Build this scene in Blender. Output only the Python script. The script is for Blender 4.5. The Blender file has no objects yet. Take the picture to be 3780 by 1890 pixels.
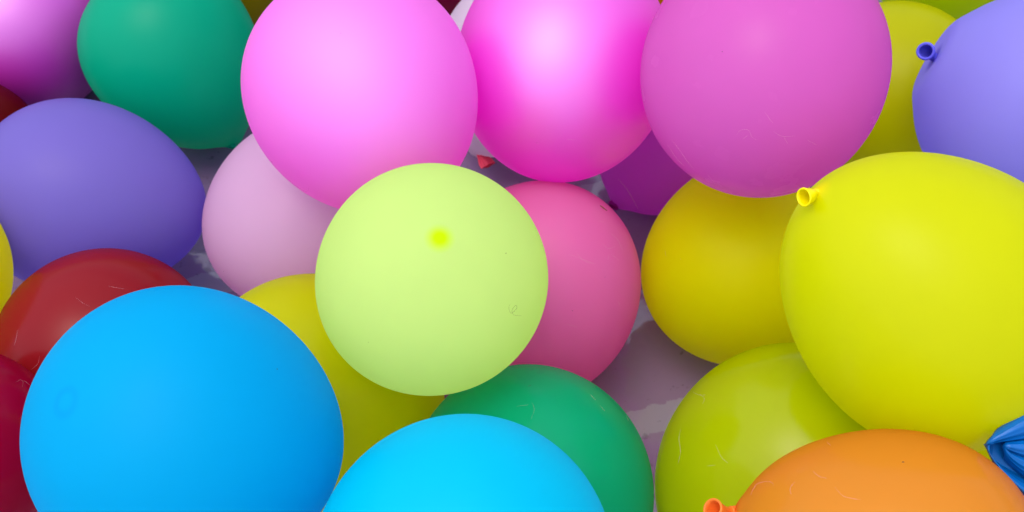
import bpy, math, random
from mathutils import Vector, Matrix
from mathutils.bvhtree import BVHTree

S = bpy.context.scene
COL = S.collection
R = math.radians

# ------------------------------------------------------------------ camera
CAM = Vector((0, 0, 1.31))
cam_d = bpy.data.cameras.new('camera')
cam = bpy.data.objects.new('camera', cam_d)
COL.objects.link(cam)
cam.location = CAM
cam.rotation_euler = (R(35), 0, 0)
cam_d.sensor_fit = 'HORIZONTAL'
cam_d.angle = R(50)
cam_d.clip_start = 0.01
cam_d.clip_end = 500
cam_d.dof.use_dof = True
cam_d.dof.focus_distance = 1.05
cam_d.dof.aperture_fstop = 9.0
S.camera = cam

# ------------------------------------------------------------------ sky, sun, exposure
SUN_DIR = Vector((-0.22, -0.08, 0.95)).normalized()
world = bpy.data.worlds.new('World')
S.world = world
world.use_nodes = True
wt = world.node_tree
sky = wt.nodes.new('ShaderNodeTexSky')
sky.sky_type = 'NISHITA'
sky.sun_disc = False
sky.sun_elevation = math.asin(SUN_DIR.z)
sky.sun_rotation = math.atan2(SUN_DIR.x, SUN_DIR.y)
sky.air_density = 1.0
sky.dust_density = 4.0
sky.ozone_density = 1.0
bg = wt.nodes['Background']
bg.inputs['Strength'].default_value = 0.15
wt.links.new(sky.outputs['Color'], bg.inputs['Color'])

sun_d = bpy.data.lights.new('sun', 'SUN')
sun = bpy.data.objects.new('sun', sun_d)
COL.objects.link(sun)
sun_d.energy = 0.6
sun_d.angle = R(130)
sun_d.color = (1.0, 0.95, 0.88)
sun.rotation_euler = SUN_DIR.to_track_quat('Z', 'Y').to_euler()
sun.location = SUN_DIR * 5

S.view_settings.view_transform = 'Standard'
S.view_settings.look = 'None'
S.view_settings.gamma = 1.0
S.view_settings.exposure = 1.12
S.render.engine = 'CYCLES'
S.cycles.max_bounces = 12
S.cycles.diffuse_bounces = 7
S.cycles.glossy_bounces = 4
S.cycles.transmission_bounces = 8
S.cycles.use_denoising = True

# ------------------------------------------------------------------ helpers
def lin(c):
    f = lambda v: v / 12.92 if v <= 0.04045 else ((v + 0.055) / 1.055) ** 2.4
    return tuple(f(v / 255) for v in c) + (1.0,)

def tag(o, label, cat, group=None):
    o['label'] = label
    o['category'] = cat
    if group:
        o['group'] = group

def mesh_obj(name, verts, faces, mat, parent=None, smooth=True):
    me = bpy.data.meshes.new(name)
    me.from_pydata([tuple(v) for v in verts], [], faces)
    me.update()
    if smooth:
        me.polygons.foreach_set('use_smooth', [True] * len(me.polygons))
    if mat:
        me.materials.append(mat)
    o = bpy.data.objects.new(name, me)
    COL.objects.link(o)
    if parent:
        o.parent = parent
    return o

def N(nt, kind, **kw):
    n = nt.nodes.new(kind)
    for k, v in kw.items():
        setattr(n, k, v)
    return n

def latex(name, base, tip=None, trans=0.66, rough=0.33, spec=0.22, pearl=0.0,
          pearl_col=(225, 215, 255), pearl_rough=0.68, coat=0.0, tip_size=0.12, ring=None, seed=0.0, neck=None):
    """Rubber film: diffuse + light passing through + soft gloss; the film is thicker, so deeper
    in colour, at the tip (local -Z) ; pearl = a share of pale mica flakes that scatter a broad gloss."""
    m = bpy.data.materials.new(name)
    m.use_nodes = True
    nt = m.node_tree
    nt.nodes.clear()
    L = nt.links.new
    out = N(nt, 'ShaderNodeOutputMaterial')
    tc = N(nt, 'ShaderNodeTexCoord')
    nz = N(nt, 'ShaderNodeTexNoise')
    nz.inputs['Scale'].default_value = 9.0
    nz.inputs['Detail'].default_value = 3.0
    mp = N(nt, 'ShaderNodeMapping')
    mp.inputs['Location'].default_value = (seed, seed * 1.7, seed * .6)
    L(tc.outputs['Object'], mp.inputs['Vector'])
    L(mp.outputs['Vector'], nz.inputs['Vector'])
    hsv = N(nt, 'ShaderNodeHueSaturation')
    mr = N(nt, 'ShaderNodeMapRange')
    mr.inputs['From Min'].default_value = 0.3
    mr.inputs['From Max'].default_value = 0.7
    mr.inputs['To Min'].default_value = 0.98
    mr.inputs['To Max'].default_value = 1.02
    L(nz.outputs['Fac'], mr.inputs['Value'])
    L(mr.outputs['Result'], hsv.inputs['Value'])
    colour = hsv.outputs['Color']
    if tip:
        # 'tip' attribute: distance over the film from the thick end, stored per vertex
        at = N(nt, 'ShaderNodeAttribute', attribute_name='from_tip')
        rp = N(nt, 'ShaderNodeValToRGB')
        e = rp.color_ramp
        e.interpolation = 'EASE'
        e.elements[0].position = tip_size * .25
        e.elements[0].color = lin(tip)
        e.elements[1].position = tip_size
        e.elements[1].color = lin(base)
        if ring:
            e.elements[0].color = lin(base)
            el = e.elements.new(tip_size * .62)
            el.color = lin(tip)
        L(at.outputs['Fac'], rp.inputs['Fac'])
        L(rp.outputs['Color'], hsv.inputs['Color'])
    else:
        hsv.inputs['Color'].default_value = lin(base)
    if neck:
        # film left thick and deep-coloured round the tied neck; periwinkle's includes painted shade
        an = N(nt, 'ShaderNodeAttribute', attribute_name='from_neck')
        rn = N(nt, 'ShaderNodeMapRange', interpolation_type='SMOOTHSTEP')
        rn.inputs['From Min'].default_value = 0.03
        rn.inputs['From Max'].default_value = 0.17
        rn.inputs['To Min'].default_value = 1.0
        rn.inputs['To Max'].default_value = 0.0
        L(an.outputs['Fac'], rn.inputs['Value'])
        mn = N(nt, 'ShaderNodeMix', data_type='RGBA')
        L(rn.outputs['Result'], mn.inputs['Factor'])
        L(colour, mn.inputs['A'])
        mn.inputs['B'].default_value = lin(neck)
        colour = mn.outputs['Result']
    p = N(nt, 'ShaderNodeBsdfPrincipled')
    L(colour, p.inputs['Base Color'])
    p.inputs['Specular IOR Level'].default_value = spec
    p.inputs['IOR'].default_value = 1.5
    p.inputs['Coat Weight'].default_value = coat
    p.inputs['Coat Roughness'].default_value = 0.12
    rr = N(nt, 'ShaderNodeMapRange')
    rr.inputs['From Min'].default_value = 0.3
    rr.inputs['From Max'].default_value = 0.7
    rr.inputs['To Min'].default_value = rough - .02
    rr.inputs['To Max'].default_value = rough + .02
    nz2 = N(nt, 'ShaderNodeTexNoise')
    nz2.inputs['Scale'].default_value = 22.0
    nz2.inputs['Detail'].default_value = 5.0
    L(mp.outputs['Vector'], nz2.inputs['Vector'])
    L(nz2.outputs['Fac'], rr.inputs['Value'])
    L(rr.outputs['Result'], p.inputs['Roughness'])
    bp = N(nt, 'ShaderNodeBump')
    bp.inputs['Strength'].default_value = 0.05
    bp.inputs['Distance'].default_value = 0.004
    nz3 = N(nt, 'ShaderNodeTexNoise')
    nz3.inputs['Scale'].default_value = 16.0
    nz3.inputs['Detail'].default_value = 2.0
    L(mp.outputs['Vector'], nz3.inputs['Vector'])
    L(nz3.outputs['Fac'], bp.inputs['Height'])
    L(bp.outputs['Normal'], p.inputs['Normal'])
    sh = p.outputs['BSDF']
    if trans > 0:
        tr = N(nt, 'ShaderNodeBsdfTranslucent')
        L(colour, tr.inputs['Color'])
        mx = N(nt, 'ShaderNodeMixShader')
        mx.inputs['Fac'].default_value = trans
        L(sh, mx.inputs[1])
        L(tr.outputs['BSDF'], mx.inputs[2])
        sh = mx.outputs['Shader']
    if pearl > 0:
        gl = N(nt, 'ShaderNodeBsdfGlossy')
        gl.inputs['Color'].default_value = lin(pearl_col)
        gl.inputs['Roughness'].default_value = pearl_rough
        mx = N(nt, 'ShaderNodeMixShader')
        mx.inputs['Fac'].default_value = pearl
        L(sh, mx.inputs[1])
        L(gl.outputs['BSDF'], mx.inputs[2])
        sh = mx.outputs['Shader']
    L(sh, out.inputs['Surface'])
    return m

# ------------------------------------------------------------------ ground sheet
def ground_material():
    m = bpy.data.materials.new('glossy_vinyl')
    m.use_nodes = True
    nt = m.node_tree
    L = nt.links.new
    p = nt.nodes['Principled BSDF']
    tc = N(nt, 'ShaderNodeTexCoord')
    # sky reflection painted into the base colour: a ragged pale strip across the sheet
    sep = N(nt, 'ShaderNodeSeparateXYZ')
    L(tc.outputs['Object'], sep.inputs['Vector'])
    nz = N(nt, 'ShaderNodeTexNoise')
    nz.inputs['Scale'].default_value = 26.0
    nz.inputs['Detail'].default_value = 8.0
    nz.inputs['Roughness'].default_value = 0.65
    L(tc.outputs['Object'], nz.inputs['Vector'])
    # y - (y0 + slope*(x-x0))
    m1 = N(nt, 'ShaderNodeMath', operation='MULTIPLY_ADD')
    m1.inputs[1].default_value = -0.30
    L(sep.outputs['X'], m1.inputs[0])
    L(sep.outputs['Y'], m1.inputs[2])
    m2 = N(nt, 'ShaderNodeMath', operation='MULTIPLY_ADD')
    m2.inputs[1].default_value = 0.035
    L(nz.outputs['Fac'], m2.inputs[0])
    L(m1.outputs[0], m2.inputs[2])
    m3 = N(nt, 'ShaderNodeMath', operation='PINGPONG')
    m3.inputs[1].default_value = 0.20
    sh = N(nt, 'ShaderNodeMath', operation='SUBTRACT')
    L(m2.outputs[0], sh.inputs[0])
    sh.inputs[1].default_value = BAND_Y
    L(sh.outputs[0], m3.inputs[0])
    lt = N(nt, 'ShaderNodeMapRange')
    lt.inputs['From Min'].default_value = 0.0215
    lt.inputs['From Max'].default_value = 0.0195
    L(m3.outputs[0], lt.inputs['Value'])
    # dirt
    nd = N(nt, 'ShaderNodeTexNoise')
    nd.inputs['Scale'].default_value = 55.0
    nd.inputs['Detail'].default_value = 6.0
    L(tc.outputs['Object'], nd.inputs['Vector'])
    dr = N(nt, 'ShaderNodeValToRGB')
    dr.color_ramp.elements[0].position = 0.30
    dr.color_ramp.elements[0].color = (0.35, 0.34, 0.36, 1)
    dr.color_ramp.elements[1].position = 0.36
    dr.color_ramp.elements[1].color = (1, 1, 1, 1)
    L(nd.outputs['Fac'], dr.inputs['Fac'])
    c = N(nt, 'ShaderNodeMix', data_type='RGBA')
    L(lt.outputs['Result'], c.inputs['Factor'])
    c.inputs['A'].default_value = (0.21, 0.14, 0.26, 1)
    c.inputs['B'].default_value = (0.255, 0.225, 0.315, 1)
    c2 = N(nt, 'ShaderNodeMix', data_type='RGBA', blend_type='MULTIPLY')
    c2.inputs['Factor'].default_value = 0.6
    L(c.outputs['Result'], c2.inputs['A'])
    L(dr.outputs['Color'], c2.inputs['B'])
    L(c2.outputs['Result'], p.inputs['Base Color'])
    rg = N(nt, 'ShaderNodeMapRange')
    L(nd.outputs['Fac'], rg.inputs['Value'])
    rg.inputs['To Min'].default_value = 0.05
    rg.inputs['To Max'].default_value = 0.13
    L(rg.outputs['Result'], p.inputs['Roughness'])
    p.inputs['Specular IOR Level'].default_value = 0.7
    bp = N(nt, 'ShaderNodeBump')
    bp.inputs['Strength'].default_value = 0.45
    bp.inputs['Distance'].default_value = 0.01
    nb = N(nt, 'ShaderNodeTexNoise')
    nb.inputs['Scale'].default_value = 11.0
    nb.inputs['Detail'].default_value = 3.0
    L(tc.outputs['Object'], nb.inputs['Vector'])
    L(nb.outputs['Fac'], bp.inputs['Height'])
    L(bp.outputs['Normal'], p.inputs['Normal'])
    return m

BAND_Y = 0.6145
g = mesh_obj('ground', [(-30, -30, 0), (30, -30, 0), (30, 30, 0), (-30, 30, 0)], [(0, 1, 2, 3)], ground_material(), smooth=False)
g['kind'] = 'structure'
g['label'] = 'glossy grey lilac plastic sheet showing between the balloons'

# ------------------------------------------------------------------ balloons
# centre x y z, radius, length ratio, egg taper, unit vector towards the nozzle
B = {
    'magenta': (-0.7509, 1.2584, 0.1258, 0.1256, 1.1, 0.1, -0.383, 0.912, -0.146),
    'green_top': (-0.4926, 1.1655, 0.1522, 0.1246, 1.137, 0.141, 0.525, -0.532, -0.664),
    'olive_back': (-0.4701, 1.4271, 0.132, 0.1291, 1.08, 0.1, 0.0, 0.996, -0.087),
    'maroon_back': (-0.1416, 1.4623, 0.1435, 0.1299, 1.08, 0.1, 0.0, 0.996, -0.087),
    'pink_pearl': (-0.169, 0.8682, 0.3905, 0.1314, 1.12, -0.076, -0.404, 0.914, -0.028),
    'pale_back': (0.0084, 1.1671, 0.1296, 0.1239, 1.105, 0.102, -0.45, -0.61, -0.652),
    'hot_pink': (0.0644, 0.9825, 0.327, 0.1329, 1.204, -0.007, 0.129, 0.992, 0.001),
    'mauve': (0.2807, 0.8711, 0.4317, 0.1339, 1.14, 0.034, 0.381, 0.922, -0.072),
    'brown_back': (0.2284, 1.4395, 0.1298, 0.1233, 1.08, 0.1, 0.0, 0.996, -0.087),
    'yellow_back': (0.5547, 1.1101, 0.1347, 0.1258, 1.078, 0.086, 0.261, 0.139, -0.955),
    'olive_green': (0.7038, 1.4169, 0.168, 0.1361, 1.08, 0.1, 0.0, 0.996, -0.087),
    'periwinkle': (0.6436, 0.9306, 0.3042, 0.1366, 1.014, -0.013, -0.882, 0.424, 0.205),
    'big_yellow': (0.3915, 0.5643, 0.4407, 0.1339, 1.144, 0.147, -0.751, 0.326, 0.574),
    'ochre': (0.2985, 0.8124, 0.1471, 0.125, 1.12, 0.185, 0.21, 0.978, 0.005),
    'yellow_green': (0.3027, 0.4896, 0.1683, 0.1438, 1.142, 0.045, -0.183, -0.298, -0.937),
    'orange': (0.3231, 0.3333, 0.3764, 0.1137, 1.13, 0.161, -0.947, 0.321, 0.006),
    'dark_yellow': (0.5467, 0.5065, 0.1181, 0.1101, 1.08, 0.1, 0.22, -0.055, -0.974),
    'lime': (-0.0825, 0.6197, 0.3754, 0.1159, 1.099, 0.111, -0.129, 0.245, -0.961),
    'rose': (0.0304, 0.7581, 0.1466, 0.1291, 1.159, 0.007, -0.291, -0.236, -0.927),
    'purple_back': (0.2313, 1.0455, 0.1159, 0.1115, 1.108, 0.169, -0.62, -0.497, -0.608),
    'pale_lilac': (-0.2679, 0.8736, 0.1442, 0.1311, 1.001, 0.147, 0.596, -0.059, -0.801),
    'purple_left': (-0.5522, 0.8925, 0.1663, 0.1276, 1.18, -0.157, -0.979, 0.205, -0.003),
    'yellow_edge': (-0.7174, 0.7261, 0.2397, 0.113, 1.018, 0.157, -0.989, 0.007, -0.145),
    'red': (-0.4825, 0.6506, 0.1631, 0.1266, 1.072, 0.068, -0.199, -0.166, -0.966),
    'red_back': (-0.7868, 1.0064, 0.117, 0.1154, 1.08, 0.1, -0.766, 0.369, -0.527),
    'crimson': (-0.5733, 0.4774, 0.2787, 0.1049, 1.05, 0.086, -0.627, -0.012, -0.779),
    'blue': (-0.2861, 0.4413, 0.3909, 0.13, 1.185, 0.157, 0.461, 0.216, -0.861),
    'cyan': (-0.0396, 0.3236, 0.3676, 0.1304, 1.057, 0.06, 0.243, -0.238, -0.94),
    'green_low': (0.0239, 0.4854, 0.1607, 0.1332, 1.118, 0.044, 0.337, -0.136, -0.931),
    'yellow_low': (-0.2221, 0.6053, 0.1579, 0.1375, 1.124, 0.047, 0.627, -0.076, -0.776),
}
# key: (label, film settings)
D = {
 'magenta': ('magenta balloon with a blurred lilac sheen in the top left corner', dict(base=(185, 0, 165), trans=.12, pearl=.17, pearl_rough=.52)),
 'green_top': ('green balloon at the top, behind the purple one, left of pearly pink', dict(base=(0, 191, 152))),
 'olive_back': ('shaded olive yellow balloon peeping out between the upper green and pearly pink balloons', dict(base=(150, 145, 0))),  # base darkened to carry the shade deep in the heap
 'maroon_back': ('dark maroon balloon glimpsed at the top edge beside the white pink one', dict(base=(150, 10, 80))),
 'pink_pearl': ('large pearly light pink balloon with a lilac sheen directly above the lime one', dict(base=(255, 98, 226), pearl=.22)),
 'pale_back': ('whitish pink balloon with a coral red tail, hidden behind the two pearly pink balloons', dict(base=(227, 213, 227))),
 'hot_pink': ('hot pink pearly balloon with magenta sides at the top between light pink and mauve ones', dict(base=(255, 0, 226), pearl=.22, pearl_rough=.52)),
 'mauve': ('large mauve pink balloon with white lint on its lower half, above the ochre balloon', dict(base=(224, 117, 204), rough=.26, spec=.26)),
 'brown_back': ('brownish yellow balloon, only a tiny wedge seen between hot pink and mauve', dict(base=(205, 150, 0))),
 'yellow_back': ('yellow balloon standing upright between the mauve and the periwinkle balloon', dict(base=(205, 208, 0))),
 'olive_green': ('yellowish green balloon at the top edge behind the periwinkle one', dict(base=(187, 207, 0))),
 'periwinkle': ('periwinkle blue balloon with a round open nozzle in the top right corner', dict(neck=(98, 78, 196), base=(169, 162, 236))),  # neck colour: thicker rubber plus the nozzle's shade painted in
 'big_yellow': ('big bright yellow balloon with its flared nozzle at upper left', dict(neck=(240, 228, 0), base=(221, 226, 0))),
 'ochre': ('ochre yellow balloon squeezed between the rose and the big bright yellow one', dict(spec=.12, rough=.42, base=(239, 238, 0))),
 'yellow_green': ('greenish yellow balloon with a pale soft highlight, left of the orange one', dict(base=(204, 219, 0), rough=.17, spec=.4)),
 'orange': ('orange balloon with its nozzle pointing left at the bottom edge', dict(neck=(238, 122, 44), base=(232, 162, 50), rough=.20, spec=.36)),
 'dark_yellow': ('shaded yellow balloon, a sliver seen below the big yellow one beside the blue folds', dict(base=(225, 222, 0))),
 'lime': ('pale lime balloon in the middle with a bright yellow spot on its tip', dict(base=(223, 247, 159), tip=(226, 255, 0), tip_size=.085, trans=.75, rough=.5, spec=.1)),
 'rose': ('rose pink balloon flecked with white lint, behind the lime one on its right', dict(base=(249, 136, 206), rough=.22, spec=.34)),
 'purple_back': ('dark violet balloon with a small knot, low behind the hot pink and mauve ones', dict(base=(215, 106, 213))),
 'pale_lilac': ('pale lilac pink balloon left of the lime one', dict(base=(232, 194, 226))),
 'purple_left': ('bluish purple balloon lying lengthwise at the left edge above the red one', dict(base=(146, 130, 215))),
 'yellow_edge': ('yellow balloon of which a narrow rim shows at the left edge', dict(base=(232, 228, 0))),
 'red': ('dull red balloon with an orange brown left flank, behind the large blue one', dict(base=(172, 32, 42), rough=.20, spec=.36)),
 'red_back': ('dark red balloon, a small corner seen at the left edge under the magenta one', dict(base=(125, 6, 22))),
 'crimson': ('crimson balloon in the bottom left corner beside the large blue one', dict(base=(176, 0, 63), rough=.20, spec=.36)),
 'blue': ('large azure blue balloon with a faint ring on its left side', dict(base=(0, 188, 230), spec=.1, rough=.5, tip=(0, 181, 232), tip_size=.075, ring=True)),
 'cyan': ('bright cyan balloon at the bottom edge right of the azure one', dict(base=(0, 211, 237), spec=.12, rough=.45)),
 'green_low': ('green balloon below the lime one, half behind the cyan one', dict(base=(0, 203, 149), rough=.20, spec=.36)),
 'yellow_low': ('olive shaded yellow balloon wedged between the azure, lime and cyan ones', dict(base=(221, 224, 0))),
}
GROUP = 'balloons heaped on the plastic sheet'

def frame(n):
    n = Vector(n).normalized()
    h = Vector((0, 0, 1)) if abs(n.z) < .85 else Vector((0, 1, 0))
    x = n.cross(h).normalized()
    y = n.cross(x)
    return Matrix((x, y, n)).transposed()

def body_mesh(b, k, egg, rng, teat=0.05, dent=0.0, nub=0.0):
    nu, nv = 112, 64
    verts, tipd = [], []
    ph = [rng.uniform(0, 6.28) for _ in range(4)]
    def pt(t, p):
        z = math.cos(t)
        r = math.sin(t) * (1 - egg * math.cos(t))
        z = z + teat * math.exp(-(t / .17) ** 2) - dent * math.exp(-(t / .19) ** 2) + dent * .35 * math.exp(-((t - .36) / .13) ** 2) - nub * math.exp(-((math.pi - t) / .055) ** 2)
        w = 1 + .006 * math.sin(2 * p + ph[0]) * math.sin(t) + .005 * math.sin(3 * p + ph[1] + 2 * t) * math.sin(t)
        return (b * r * w * math.cos(p), b * r * w * math.sin(p), b * k * z)
    verts.append(pt(0, 0)); tipd.append(1.0)
    for i in range(1, nv):
        t = math.pi * i / nv
        for j in range(nu):
            verts.append(pt(t, 2 * math.pi * j / nu)); tipd.append(min(1.0, (math.pi - t) / 1.5))
    verts.append(pt(math.pi, 0)); tipd.append(0.0)
    F = []
    for j in range(nu):
        F.append((0, 1 + j, 1 + (j + 1) % nu))
    for i in range(nv - 2):
        a, c = 1 + i * nu, 1 + (i + 1) * nu
        for j in range(nu):
            F.append((a + j, c + j, c + (j + 1) % nu, a + (j + 1) % nu))
    a = 1 + (nv - 2) * nu
    last = len(verts) - 1
    for j in range(nu):
        F.append((a + j, last, a + (j + 1) % nu))
    neckd = [0.0] + [math.pi * i / nv for i in range(1, nv) for j in range(nu)] + [math.pi]
    return verts, F, tipd, neckd

THINGS, MATS, BODY = {}, {}, {}
def balloon(key, i):
    x, y, z, b, k, egg, nx, ny, nz = B[key]
    label, st = D[key]
    rng = random.Random(i * 7 + 3)
    root = bpy.data.objects.new('balloon', None)
    COL.objects.link(root)
    root.empty_display_size = .05
    M = Matrix.Translation((x, y, z)) @ frame((nx, ny, nz)).to_4x4()
    root.matrix_world = M
    tag(root, label, 'balloon', GROUP)
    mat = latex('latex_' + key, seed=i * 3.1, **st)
    special = key in ('periwinkle', 'big_yellow', 'orange')
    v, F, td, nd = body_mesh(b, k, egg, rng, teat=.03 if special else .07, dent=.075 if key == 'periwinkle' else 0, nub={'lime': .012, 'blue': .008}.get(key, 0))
    o = mesh_obj('skin', v, F, mat, root)
    at = o.data.attributes.new('from_tip', 'FLOAT', 'POINT')
    at.data.foreach_set('value', td)
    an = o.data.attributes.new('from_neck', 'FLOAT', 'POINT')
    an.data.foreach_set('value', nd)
    THINGS[key], MATS[key] = root, mat
    BODY[key] = (M, v, F)
    return root

for i, key in enumerate(B):
    balloon(key, i)

# ------------------------------------------------------------------ nozzles
def to_local(root, pts):
    Mi = root.matrix_world.inverted()
    return [Mi @ Vector(p) for p in pts]

def tube_rings(centres, radii, n=28, squash=None, pleat=None, ref=None):
    """rings of points round a path of centres"""
    rings = []
    m = len(centres)
    prev = None
    for i, c in enumerate(centres):
        t = (centres[min(i + 1, m - 1)] - centres[max(i - 1, 0)]).normalized()
        if prev is None:
            h = ref or (Vector((0, 0, 1)) if abs(t.z) < .9 else Vector((1, 0, 0)))
            u = (h - t * h.dot(t)).normalized()
        else:
            u = (prev - t * prev.dot(t)).normalized()
        prev = u
        w = t.cross(u)
        rg = []
        for j in range(n):
            a = 2 * math.pi * j / n
            r = radii[i] * (1 + (pleat(i / (m - 1), a) if pleat else 0))
            sx = squash(i / (m - 1)) if squash else 1
            rg.append(c + u * math.cos(a) * r + w * math.sin(a) * r * sx)
        rings.append(rg)
    return rings

def skin_rings(rings, cap_end=False):
    n = len(rings[0])
    V = [p for r in rings for p in r]
    F = []
    for i in range(len(rings) - 1):
        for j in range(n):
            F.append((i * n + j, i * n + (j + 1) % n, (i + 1) * n + (j + 1) % n, (i + 1) * n + j))
    if cap_end:
        V.append(sum(rings[-1], Vector()) / n)
        for j in range(n):
            F.append(((len(rings) - 1) * n + j, (len(rings) - 1) * n + (j + 1) % n, len(V) - 1))
    return V, F

def torus(c, axis, R_, r_, nu=40, nv=12, wob=0.0, ratio=1.0):
    Fm = frame(axis)
    V, F = [], []
    for i in range(nu):
        a = 2 * math.pi * i / nu
        rr = R_ * (1 + wob * math.sin(2 * a + .7) + wob * .6 * math.sin(3 * a))
        for j in range(nv):
            q = 2 * math.pi * j / nv
            p = Vector(((rr + r_ * math.cos(q)) * math.cos(a), (rr + r_ * math.cos(q)) * math.sin(a) * ratio, r_ * math.sin(q)))
            V.append(Vector(c) + Fm @ p)
            F.append((i * nv + j, i * nv + (j + 1) % nv, ((i + 1) % nu) * nv + (j + 1) % nv, ((i + 1) % nu) * nv + j))
    return V, F

def open_nozzle(key, lip_c, axis, lip_r, wire, mat, neck_r=.0042, knot=True, crumple=.2):
    root = THINGS[key]
    x, y, z, b, k, egg, *n = B[key]
    n = Vector(n).normalized()
    lip_c = Vector(lip_c)
    w = (CAM - lip_c).normalized()
    r_ = UP.cross(w).normalized()
    u_ = w.cross(r_)
    axis = (w * axis[0] + r_ * axis[1] + u_ * axis[2]).normalized()
    pole = Vector((x, y, z)) + n * b * k * (.985 if knot else .93)
    L_ = (lip_c - pole).length
    P1 = pole + n * L_ * .35
    P2 = lip_c - axis * L_ * .5
    cen = []
    m = 18
    for i in range(m):
        s = i / (m - 1)
        cen.append(pole * (1 - s) ** 3 + P1 * 3 * s * (1 - s) ** 2 + P2 * 3 * s * s * (1 - s) + lip_c * s ** 3)
    def rad(s):
        flare = max(0.0, (s - .30) / .70)
        fl = flare * flare * (3 - 2 * flare)
        base = neck_r * (1 + (1.3 if knot else 0) * max(0, (.22 - s) / .22) ** 2)
        return base + (lip_r - base) * fl
    pleat = lambda s, a: .07 * math.sin(5 * a + 1) * max(0, 1 - s) * (s < .95)
    rings = tube_rings(cen, [rad(i / (m - 1)) for i in range(m)], pleat=pleat)
    # inside wall, running back down the tube to where it is pinched shut
    inner = tube_rings(cen, [max(.0006, rad(i / (m - 1)) - .0009 - .0022 * max(0, .75 - i / (m - 1))) for i in range(m)], pleat=lambda s, a: .5 * crumple * math.sin(2 * a + 2 + 2 * s) * (1 - s) + crumple * math.sin(3 * a + 1 + 5 * s) * max(0, .9 - s))
    rings = rings + inner[:4:-1]
    V, F = skin_rings(rings, cap_end=True)
    noz = mesh_obj('nozzle', to_local(root, V), F, mat, root)
    V, F = torus(lip_c, axis, lip_r, wire, wob=.02)
    mesh_obj('lip', to_local(root, V), F, mat, noz)
    if knot:
        s = .17
        c = cen[3]
        t = (cen[4] - cen[2]).normalized()
        V1, F1 = torus(c, t + Vector((.25, .1, .1)), neck_r * 1.05, neck_r * .42, 24, 8, wob=.08)
        V2, F2 = torus(c + t * neck_r * .55, t - Vector((.2, .25, -.1)), neck_r * .95, neck_r * .36, 24, 8, wob=.1)
        o = len(V1)
        mesh_obj('knot', to_local(root, V1 + V2), F1 + [tuple(q + o for q in f) for f in F2], mat, noz)

TO_CAM = Vector((0, -math.cos(R(55)), math.sin(R(55))))
RT = Vector((1, 0, 0))
UP = Vector((0, math.sin(R(55)), math.cos(R(55))))
THICK = {
    'periwinkle': latex('latex_periwinkle_nozzle', (84, 84, 205), trans=.04, rough=.35),
    'big_yellow': latex('latex_yellow_nozzle', (240, 228, 0), trans=.25, rough=.35),
    'orange': latex('latex_orange_nozzle', (238, 122, 44), trans=.2, rough=.33),
}
open_nozzle('periwinkle', (0.5095, 0.9820, 0.3471), (.95, -.22, .05), .0094, .0019, THICK['periwinkle'], neck_r=.0055, knot=False, crumple=.45)
open_nozzle('big_yellow', (0.2602, 0.6039, 0.5389), (.70, -.70, -.10), .0078, .0011, THICK['big_yellow'], neck_r=.0040, crumple=.35)
open_nozzle('orange', (0.1759, 0.3700, 0.3947), (.78, -.55, .26), .0088, .0012, THICK['orange'], neck_r=.0038, crumple=.3)

def limp_tail(key, p0, p1, width, mat, flat_axis, thick=.35, seed=0):
    """a tied-off nozzle: small knot, then the limp flattened tail with its rolled rim"""
    root = THINGS[key]
    p0, p1 = Vector(p0), Vector(p1)
    d = p1 - p0
    m = 22
    cen = [p0 + d * (i / (m - 1)) + flat_axis * .0022 * math.sin(2.6 * i / (m - 1) + seed) for i in range(m)]
    def rad(s):
        r = width * (.20 + .80 * min(1, s / .8) ** 1.1)
        if s > .88:
            r *= 1 + .10 * math.sin((s - .88) / .12 * math.pi)
        return r
    pleat = lambda s, a: .34 * math.sin(4 * a + seed + 1.2 * s) * (.5 + .5 * math.sin(math.pi * min(1, s * 1.1))) + .13 * math.sin(9 * a + 2 * seed)
    ref = d.normalized().cross(flat_axis)
    rings = tube_rings(cen, [rad(i / (m - 1)) for i in range(m)], n=44, squash=lambda s: thick, pleat=pleat, ref=ref)
    inner = tube_rings(cen, [rad(i / (m - 1)) * .86 for i in range(m)], n=44, squash=lambda s: thick * .8, pleat=pleat, ref=ref)
    V, F = skin_rings(rings + inner[:6:-1], cap_end=True)
    noz = mesh_obj('nozzle', to_local(root, V), F, mat, root)
    V1, F1 = torus(p0, d, width * .26, width * .15, 24, 8, wob=.1)
    V2, F2 = torus(p0 + d * .05, d + flat_axis * .01, width * .24, width * .13, 24, 8, wob=.12)
    o = len(V1)
    mesh_obj('knot', to_local(root, V1 + V2), F1 + [tuple(q + o for q in f) for f in F2], mat, noz)

coral = latex('latex_coral_tail', (238, 78, 110), trans=.25, rough=.33)
violet = latex('latex_violet_tail', (150, 14, 140), trans=.2, rough=.3)
limp_tail('pale_back', (-0.0545, 1.0813, 0.0468), (-0.0344, 1.0511, 0.0439), .0098, coral, (TO_CAM * .75 + RT * .55 - UP * .35).normalized(), seed=.6)
THINGS['pale_back'].children[-1]['label'] = 'limp coral red nozzle'
limp_tail('purple_back', (0.1523, 0.9861, 0.0472), (0.1468, 0.97, 0.0482), .0072, violet, (TO_CAM + RT * .2).normalized(), thick=.6, seed=2.1)
limp_tail('green_top', (-0.4165, 1.0875, 0.0596), (-0.4198, 1.073, 0.0592), .0070, MATS['green_top'], (TO_CAM - RT * .3).normalized(), thick=.6, seed=1.2)

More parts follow.
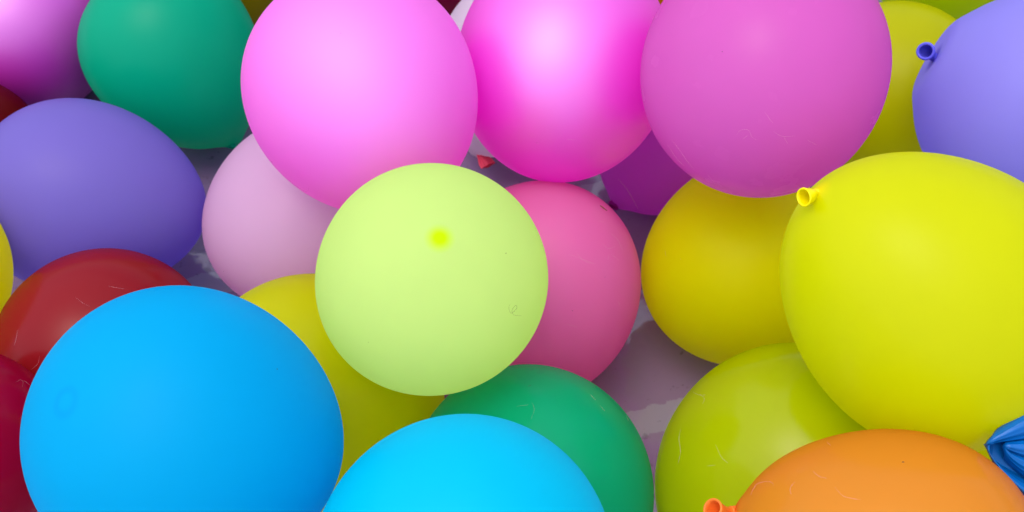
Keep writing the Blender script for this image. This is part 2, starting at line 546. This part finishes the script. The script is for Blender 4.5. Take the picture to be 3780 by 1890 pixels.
# ------------------------------------------------------------------ folded blue sheet at the right edge
def blue_folds():
    base = Vector((0.4072, 0.4053, 0.4487))
    upm = .000346                       # metres per step of the layout below
    mat = latex('blue_sheet', (0, 92, 166), trans=.10, rough=.32, spec=.3)
    def sstep(a, b, v):
        q = min(1, max(0, (v - a) / (b - a)))
        return q * q * (3 - 2 * q)
    def prof(K, t):
        for (a, va), (b, vb) in zip(K, K[1:]):
            if t <= b:
                q = (t - a) / (b - a)
                return va + (vb - va) * q * q * (3 - 2 * q)
        return K[-1][1]
    # depth across each layer: rolled outer edges with a deep valley; inner fold with its crease
    OUT = [(0, -24), (.025, -7), (.07, 1), (.12, 3), (.19, 0), (.29, -13), (.355, -38), (.40, -58), (.76, -58), (.81, -34), (.86, -8), (.91, 2), (.95, 3), (.98, -7), (1, -24)]
    INN = [(0, -40), (.05, -14), (.12, -5), (.25, -3), (.41, -9), (.475, -19), (.50, -27), (.525, -17), (.60, -10), (.74, -12), (.86, -20), (.95, -34), (1, -52)]
    def layer(name, X0, Y0, X1, up_fn, lo_fn, K, fade, parent=None):
        nx, nt = 80, 90
        st = nt + 1
        V, F = [], []
        for i in range(nx + 1):
            X = (X1 - X0) * (i / nx) ** 1.7
            b = math.sqrt(max(0.0, 1 - (1 - min(1, X / 14)) ** 2))
            yu, yl = up_fn(X) - 10 * b, lo_fn(X) + 8 * b
            for j in range(nt + 1):
                t = j / nt
                Y = Y0 + yu + (yl - yu) * t
                h = prof(K, t)
                w = sstep(*fade, X)
                edge = -8 * (1 - b) - 3 * (1 - sstep(0, 14, X))
                h = h * w + (1 - w) * max(-18, h * .25) + edge
                h += 1.2 * math.sin(X * .03 + t * 2) * min(1, X / 60)
                V.append(base + (RT * (X0 + X) - UP * Y + TO_CAM * h) * upm)
        n1 = len(V)
        V += [v - TO_CAM * 4 * upm for v in V]
        for i in range(nx):
            for j in range(nt):
                a = i * st + j
                F.append((a, a + 1, a + st + 1, a + st))
                c = n1 + a
                F.append((c, c + st, c + st + 1, c + 1))
            for j in (0, nt):
                a, c = i * st + j, (i + 1) * st + j
                F.append((a, c, n1 + c, n1 + a) if j == 0 else (c, a, n1 + a, n1 + c))
        for i in (0, nx):
            for j in range(nt):
                a = i * st + j
                F.append((a + 1, a, n1 + a, n1 + a + 1) if i == 0 else (a, a + 1, n1 + a + 1, n1 + a))
        return mesh_obj(name, V, F, mat, parent)
    o = layer('folded_sheet', 0, 0, 260, lambda X: -1.5 * X ** .836, lambda X: 5.5 * X ** .68, OUT, (6, 34))
    layer('inner_fold', 44, 4, 260, lambda X: -.13 * X, lambda X: 5.25 * X ** .64, INN, (2, 18), o)
    tag(o, 'glossy blue folded sheet poking in at the right edge above the orange balloon', 'blue sheet')
blue_folds()

# ------------------------------------------------------------------ lint and specks clinging to the film
lint_white = latex('lint_pale', (245, 200, 215), trans=.4, rough=.5)
lint_dark = latex('lint_dark', (60, 50, 40), trans=0, rough=.7)
TREES = {}
def on_film(key, u, v):
    """point of the balloon's surface met from the viewpoint in direction (u, v)"""
    M, verts, F = BODY[key]
    if key not in TREES:
        TREES[key] = BVHTree.FromPolygons([M @ Vector(p) for p in verts], F)
    f = 1288 / math.tan(R(25))
    d = (-TO_CAM + RT * ((u - 1288) / f) - UP * ((v - 644) / f)).normalized()
    h = TREES[key].ray_cast(CAM, d)
    return (h[0], h[1]) if h[0] else (None, None)

def smooth_path(pts, n=14):
    out = []
    P = [pts[0]] + pts + [pts[-1]]
    for i in range(1, len(P) - 2):
        for q in range(n // (len(pts) - 1) + 1):
            t = q / (n // (len(pts) - 1) + 1)
            a, b, c, d = P[i - 1], P[i], P[i + 1], P[i + 2]
            out.append(tuple(.5 * ((2 * b[k]) + (-a[k] + c[k]) * t + (2 * a[k] - 5 * b[k] + 4 * c[k] - d[k]) * t * t + (-a[k] + 3 * b[k] - 3 * c[k] + d[k]) * t ** 3) for k in (0, 1)))
    out.append(pts[-1])
    return out

def lint(key, strands, mat=lint_white, rad=.00007, name='lint'):
    root = THINGS[key]
    V, F = [], []
    for st in strands:
        cen = []
        for (u, v) in smooth_path(st):
            p, nrm = on_film(key, u, v)
            if p is not None:
                cen.append(p + nrm * rad * .9)
        if len(cen) < 3:
            continue
        m = len(cen)
        rg = tube_rings(cen, [rad * (.35 + .65 * math.sin(math.pi * min(1, max(0, (i + .5) / m)))) for i in range(m)], n=5)
        v_, f_ = skin_rings(rg)
        o = len(V)
        V += v_
        F += [tuple(q + o for q in f) for f in f_]
    if V:
        ob = mesh_obj(name, to_local(root, V), F, mat, root)
        ob['kind'] = 'stuff'

lint('mauve', [[(1853, 340), (1862, 328), (1882, 327), (1892, 345), (1905, 352)], [(1868, 350), (1882, 340)],
               [(1690, 352), (1708, 375), (1725, 400), (1745, 425)], [(1680, 365), (1702, 398), (1722, 418)],
               [(1923, 280), (1935, 298), (1945, 310)], [(1945, 330), (1968, 343), (2000, 342)],
               [(1972, 345), (1982, 362)], [(2030, 352), (2055, 365)], [(1835, 483), (1850, 495)], [(1780, 440), (1800, 462)]])
lint('rose', [[(1450, 635), (1468, 655), (1492, 665)], [(1430, 640), (1455, 648), (1480, 658), (1498, 664)],
              [(1538, 588), (1555, 605), (1567, 632)], [(1515, 612), (1530, 625), (1548, 620)],
              [(1532, 640), (1530, 655)], [(1538, 640), (1558, 655)], [(1555, 758), (1560, 770)], [(1505, 555), (1520, 560)],
              [(1425, 965 - 150), (1452, 823)]])
lint('orange', [[(1888, 1245), (1905, 1217), (1938, 1212), (1946, 1222)], [(2045, 1185), (2060, 1198), (2080, 1203)],
                [(2100, 1225), (2120, 1247), (2150, 1255), (2165, 1257)], [(1990, 1245), (1988, 1228), (2000, 1212)],
                [(2080, 1112), (2090, 1120)]], rad=.00006)
lint('yellow_green', [[(1712, 1080), (1708, 1105), (1712, 1135), (1706, 1165)], [(1800, 1118), (1815, 1150), (1832, 1165)],
                      [(1725, 975), (1755, 992), (1775, 994)], [(1762, 992), (1772, 1003), (1768, 1015)], [(1780, 1172), (1800, 1170)]])
lint('green_low', [[(1338, 1012), (1344, 1030), (1336, 1055)], [(1300, 1022), (1330, 1018)], [(1485, 992), (1498, 1006)],
                   [(1575, 1045), (1582, 1060)], [(1510, 1020), (1522, 1035)]], rad=.000055)
lint('red', [[(190, 748), (208, 762), (225, 770)], [(272, 720), (312, 727)], [(45, 830), (40, 855), (36, 870)], [(100, 895), (95, 915), (78, 930)]], rad=.000055)
lint('crimson', [[(40, 962), (52, 955), (58, 962), (56, 975)], [(60, 957), (75, 968)]], rad=.000055)
lint('hot_pink', [[(1350, 360), (1356, 362)], [(1425, 350), (1445, 352)]], rad=.000055)
lint('purple_back', [[(1555, 450), (1580, 480), (1605, 525)]], rad=.0002)
lint('ochre', [[(1673, 628), (1676, 648)], [(1710, 650), (1712, 652), (1714, 652)]], rad=.000055)
lint('pink_pearl', [[(1392 - 270, 22), (1127, 32)]], rad=.000055)
lint('lime', [[(1283, 765), (1280, 775), (1286, 788), (1300, 775), (1297, 768), (1288, 780), (1292, 792), (1312, 794)]], mat=lint_dark, rad=.00009)
lint('pink_pearl', [[(725, 450), (745, 468), (770, 482), (778, 470)]], mat=latex('lint_rust', (130, 30, 70), trans=0, rough=.6), rad=.000055)

def specks(key, pts, r=.0006):
    root = THINGS[key]
    V, F = [], []
    rng = random.Random(len(pts) + int(pts[0][0]))
    for (u, v) in pts:
        p, nrm = on_film(key, u, v)
        if p is None:
            continue
        Fm = frame(nrm)
        n = 7
        o = len(V)
        rr = r * rng.uniform(.7, 1.2)
        for j in range(n):
            a = 2 * math.pi * j / n
            q = rr * rng.uniform(.6, 1.3)
            V.append(p + Fm @ Vector((q * math.cos(a), q * .7 * math.sin(a), 0.0)))
        V.append(p + nrm * r * .6)
        for j in range(n):
            F.append((o + j, o + (j + 1) % n, o + n))
    ob = mesh_obj('dirt_speck', to_local(root, V), F, lint_dark, root)
    ob['kind'] = 'stuff'
specks('lime', [(1273, 637), (927, 861)], .0005)
specks('green_low', [(1330, 971), (1334, 970)], .0008)
specks('orange', [(2272, 1162)], .0009)
specks('mauve', [(1817, 130)], .0007)
specks('pink_pearl', [(857, 84), (684, 407)], .0006)
specks('hot_pink', [(1350, 359)], .0005)
specks('pale_lilac', [(562, 682)], .0006)
specks('rose', [(1522, 697), (1440, 782)], .0006)
specks('blue', [(697, 928)], .0005)

def straw_bit():
    a, na = on_film('rose', 1509, 518)
    b, nb = on_film('rose', 1526, 531)
    d = (b - a)
    w = d.normalized().cross(na) * .0012
    t = na * .0007
    V = []
    for s, ww in ((0, .5), (.5, 1.0), (1, .45)):
        p = a + d * s + na * .0004
        V += [p - w * ww, p + w * ww, p + w * ww * .6 + t, p - w * ww * .6 + t]
    F = [(0, 1, 2, 3), (11, 10, 9, 8)]
    for i in range(2):
        for j in range(4):
            F.append((i * 4 + j, (i + 1) * 4 + j, (i + 1) * 4 + (j + 1) % 4, i * 4 + (j + 1) % 4))
    o = mesh_obj('straw_bit', V, F, latex('dry_straw', (120, 75, 40), trans=0, rough=.8), smooth=False)
    tag(o, 'tiny brown straw bit lying on the upper right of the rose pink balloon', 'straw bit')
straw_bit()
